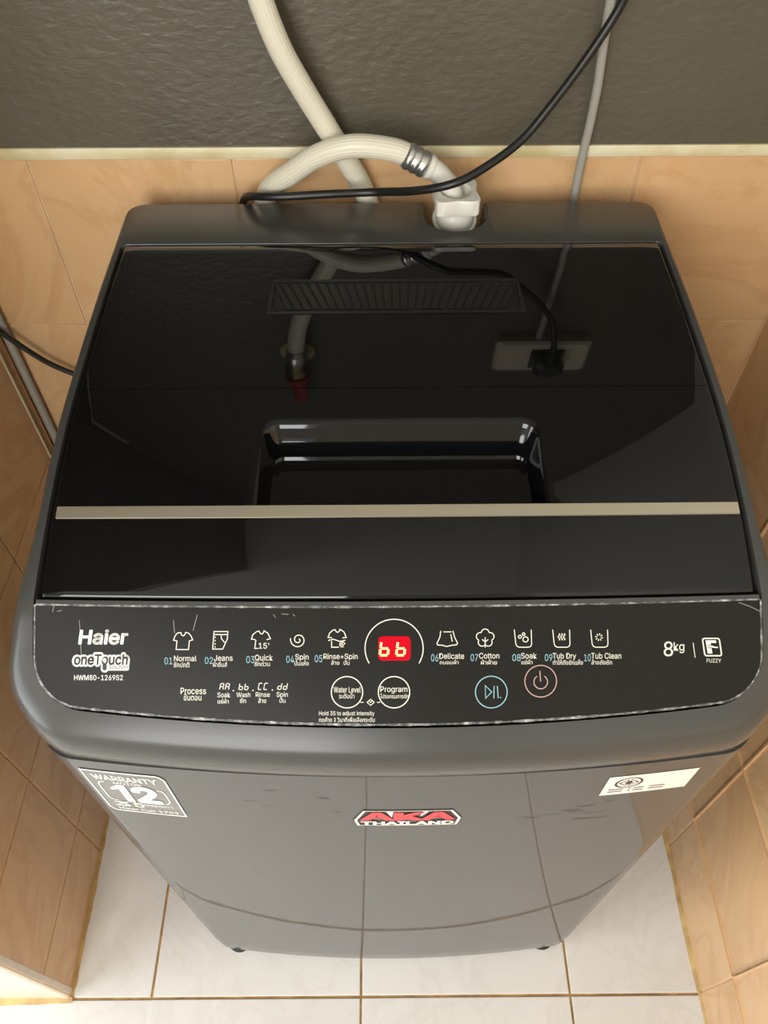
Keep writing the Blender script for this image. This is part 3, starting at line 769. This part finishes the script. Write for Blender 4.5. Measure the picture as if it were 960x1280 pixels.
for br in ([(20,24),(13,26),(10,32),(10,64),(13,69),(20,71)], [(82,34),(88,36),(90,42),(90,62),(87,68),(82,70)]): sline([br], 1.6, 'ink_white', ws, pw, 0.0003, 'sticker_bracket')
# red lettered sticker
pa = fplace(-.0356, .0516, .6570, .6968)
AP = [(10,0),(90,0),(100,52),(97,100),(3,100),(0,60)]
sk = sfill(AP, 'ink_dark', wm, pa, 'lettered_sticker', 0.0)
AB = [(11,5),(89,5),(97.5,53),(95,94),(5,94),(2.5,61)]
sline([AB+[AB[0]]], 2.6, 'sticker_white', sk, pa, 0.0003, 'sticker_border')
stext('AKA', (6.5, 11, 93.5, 62), 'sticker_red', sk, pa, 0.0005, 0.045)
for t in ([(30.5,9),(37,9),(35.6,44)], [(63,9),(69,9),(61.5,40)]): sfill(t, 'sticker_white', sk, pa, 'sticker_border', 0.0002)
stext('THAILAND', (7, 67, 93, 90), 'sticker_white', sk, pa, 0.0005, 0.04)
# white certification label
pl_ = fplace(.1548, .2225, .7065, .7462)
lb = sfill([(0,0),(100,0),(100,100),(0,100)], 'sticker_white', wm, pl_, 'certification_label', 0.0)
sline([circ(26, 37, 14.5, n=30, ry=24.7)], 2.6, 'sticker_ink', lb, pl_, 0.0003, 'certification_mark')
sline([[(15.5,37),(24.3,22),(24.3,52),(15.5,37)]], 1.7, 'sticker_ink', lb, pl_, 0.0003, 'certification_mark')
sline([[(36.5,37),(27.7,22),(27.7,52),(36.5,37)]], 1.7, 'sticker_ink', lb, pl_, 0.0003, 'certification_mark')
sfill([(21,37),(26,28.5),(31,37),(26,45.5)], 'sticker_ink', lb, pl_, 'certification_mark', 0.0004)
for v0 in (70, 82):
    sline([[(7,v0),(24,v0)], [(30,v0),(33,v0)], [(36,v0),(48,v0)], [(54,v0),(72,v0)]], 3.0, 'sticker_ink', lb, pl_, 0.0003, 'printed_line')
# dark scuffs in the enamel
pe = fplace(-.25, .25, .60, .76)
for (x, z, L) in ((0.096,.668,.012), (0.104,.664,.010), (0.118,.668,.012), (0.131,.676,.016), (0.137,.672,.012), (0.142,.683,.014), (0.150,.665,.018), (0.153,.650,.022), (0.145,.652,.010), (0.164,.690,.008), (-0.12,.71,.012), (-0.10,.735,.010), (-.105,.70,.006), (-.06,.722,.008), (-.05,.69,.006)):
    u = (x+.25)/.5*100; w_ = (.76-z)/.16*100
    sline([[(u, w_), (u+L/.5*35, w_+random.uniform(-.5,.5)), (u+L/.5*100, w_+random.uniform(-.6,.6))]], random.uniform(0.25, 0.7), 'scuff_dark', wm, pe, 0.0001, 'scuff_mark')

# inlet stub the hose screws on to
inl = lathe('inlet_stub', [(0.010, -0.012), (0.0195, -0.010), (0.0216, -0.003), (0.0218, -0.0008), (0.0208, 0.0006), (0.0192, 0.0008), (0.0184, 0.005), (0.0165, 0.0105), (0.0135, 0.0150), (0.0100, 0.0185), (0.0085, 0.026)], (IX+0.0008, .7000, 0.8925), (0, -0.40, 0.91), M['white_plastic'], wm, 36)

# ------------------------------------------------------------------ supply hose
hose = empty('water_supply_hose', (IX, IY, 0.90), 'cream ribbed water hose looping behind machine to white screw nut', 'hose')
class Rib:
    n = 44
    def __call__(self, k): return 0.0099 + (0.0003 if k % 2 else 0)
path = catmull([(-0.1035,.712,1.142), (-0.0995,.7135,1.105), (-0.0943,.715,1.0763), (-0.083,.717,1.0398), (-0.0672,.72,1.0061), (-0.0459,.725,.9648), (-0.0281,.730,.9291), (-0.0157,.7335,.9011), (-.004,.7338,.86), (.003,.7338,.80),
                (-.012,.7338,.74), (-.055,.7338,.715), (-.100,.7338,.745), (-.122,.7338,.81), (-.120,.7338,.865), (-.112,.731,.900), (-.099,.720,.9190), (-.0851,.713,.9310), (-.0584,.7055,.9519), (-.0249,.7005,.9640), (.0112,.700,.9608), (.030,.6995,.9535), (.0375,.699,.9503)], 8)
v, f = sweep(path, Rib()); obj('ribbed_tube', v, f, M['hose'], hose, 20)
tube('elbow_pipe', catmull([(.0300,.6995,.9535), (.0400,.699,.9490), (.0500,.698,.9430), (.0600,.6955,.9345), (.0670,.6925,.9250), (.0705,.6905,.9100)], 8), 0.0094, M['white_plastic'], hose)
d = (Vector((.0500,.698,.9430))-Vector((.020,.700,.9580))).normalized()
c0 = Vector((.0225,.6997,.9568))
prof = [(.0098,0)]
for k in range(3):
    h = .002+k*.0072; prof += [(.0112,h), (.0120,h+.0012), (.0120,h+.0044), (.0110,h+.0056)]
prof += [(.0098,.0245)]
clampo = lathe('hose_clamp', prof, c0, d, M['steel'], hose, 30, label='shiny crimped steel clamp')
lathe('collar', [(.0093,.0235), (.0112,.024), (.0114,.0265), (.0106,.0290), (.0093,.0295)], c0, d, M['white_plastic'], hose, 28)
lathe('hose_clamp', [(.0095,0), (.0120,.001), (.0123,.009), (.0112,.011), (.0123,.013), (.0123,.026), (.0095,.028)], (-0.1005,.7130,1.118), (-0.12,-.05,1), M['steel'], hose, 28, label='shiny crimped steel clamp')
# square nut with concave flanks and a round mouth
def nut_ring(z, s, hollow=False):
    p = []
    for k in range(48):
        a = 2*math.pi*k/48
        if hollow: r = s
        else:
            c = abs(math.cos(2*(a)))          # 1 on the flank centres, 0 on the corners
            r = s*(1.0-0.32*c**1.15); r = min(r, s*0.965)
        p.append(Vector((IX-0.0005+r*math.cos(a+0.05), IY-0.001+r*math.sin(a+0.05), z)))
    return p
v, f = loft([nut_ring(.9125, .0270), nut_ring(.9135, .0280), nut_ring(.9265, .0280), nut_ring(.9275, .0270), nut_ring(.9275, .0150, True), nut_ring(.9150, .0140, True)])
obj('screw_nut', v, f, M['white_plastic'], hose, 35)

# tap and socket on the wall just above the picture (they show in the lid as reflections)
tap = empty('water_tap', (-0.104, .735, 1.16), 'brass tap with a red lever on olive wall above the hose', 'tap')
lathe('body', [(.006,0), (.0105,.001), (.0105,.012), (.013,.013), (.013,.026), (.009,.028)], (-0.1045,.712,1.144), (0,0,1), M['brass'], tap)
lathe('inlet_pipe', [(.010,0), (.010,.024), (.022,.0245), (.022,.0275)], (-0.1045,.7205,1.158), (0,1,0), M['brass'], tap)
lathe('lever', [(.005,0), (.015,.001), (.015,.008), (.010,.020), (.0085,.085), (.006,.092)], (-0.1045,.712,1.172), (0,0,1), M['red'], tap, label='red plastic lever')
sk_ = empty('wall_socket', (.200, YW, 1.155), 'cream surface socket box on the olive wall above grey conduit', 'socket')
v, f = [], []
def pbox(x0, x1, y0, y1, z0, z1, r=0.004):
    rs = []
    for y, i in ((y1, 0), (y0+r, 0), (y0, r)):
        rs.append([Vector((x, y, z)) for x, z in ((x0+i+r, z0+i), (x1-i-r, z0+i), (x1-i, z0+i+r), (x1-i, z1-i-r), (x1-i-r, z1-i), (x0+i+r, z1-i), (x0+i, z1-i-r), (x0+i, z0+i+r))])
    return loft(rs)
v, f = pbox(.140, .256, .728, YW, 1.125, 1.188); obj('box', v, f, M['socket'], sk_, 30)
boxes('outlet_face', [(.184, .224, .7265, .7285, 1.138, 1.178)], M['ink_dark'], sk_)

# ------------------------------------------------------------------ cords and conduits
pc = empty('power_cord', (.190, .70, 1.10), 'black power cord hanging from socket and draped over machine back edge', 'cord')
cp = catmull([(.2040,.7060,1.1430), (.2040,.7080,1.1150), (.1958,.715,1.0725), (.1753,.710,1.035), (.1495,.700,1.0004), (.1243,.690,.9726), (.089,.672,.9559), (.0642,.664,.9478), (.0327,.674,.9360), (-.0037,.700,.9199), (-.0500,.700,.9180), (-.0900,.700,.9160), (-.1120,.7050,.9130), (-.1270,.7180,.9060), (-.1360,.7300,.8930), (-.1460,.7340,.8600), (-.1500,.7340,.80), (-.1500,.7340,.72)], 10)
class Flat:
    n = 14
    def __call__(self, k): return 0.0038
v, f = sweep(cp, Flat()); obj('cable', v, f, M['cord'], pc, 50)
v, f = pbox(.186, .222, .698, .7275, 1.142, 1.172, .006); obj('plug', v, f, M['cord'], pc, 30)
gc = empty('grey_conduit', (.195, .741, .5), 'slim grey cable running straight up the back wall right of the hose', 'cable')
tube('cable', catmull([(.1950,.7400,.05), (.1950,.7400,.5), (.1950,.7400,.85), (.1953,.7400,.93), (.1960,.7385,.965), (.1955,.7370,1.00), (.1930,.7365,1.04), (.1910,.7390,1.126)], 6), 0.0042, M['grey_pipe'], gc)
cc = empty('corner_conduit', (-.4365, .739, 0), 'grey pipe standing in the back left corner of the niche', 'pipe')
tube('pipe', [(-.4395,.7395,0.001), (-.4395,.7395,.3), (-.4385,.7395,.6), (-.4390,.7395,.8), (-.4395,.7395,.925), (-.4395,.7395,1.6)], 0.0047, M['grey_pipe'], cc)
lc = empty('thin_cable', (-.40, .735, .68), 'thin black cable drooping from back left corner to behind the machine', 'cable')
tube('cable', catmull([(-.4465,.7270,.7500), (-.4398,.7290,.7370), (-.4205,.7300,.7100), (-.4005,.7320,.6850), (-.3735,.7340,.6640), (-.3425,.7340,.6530), (-.3000,.7330,.6450), (-.2500,.7330,.6350), (-.2200,.7330,.5900), (-.2100,.7330,.5000)], 8), 0.0033, M['cord'], lc)
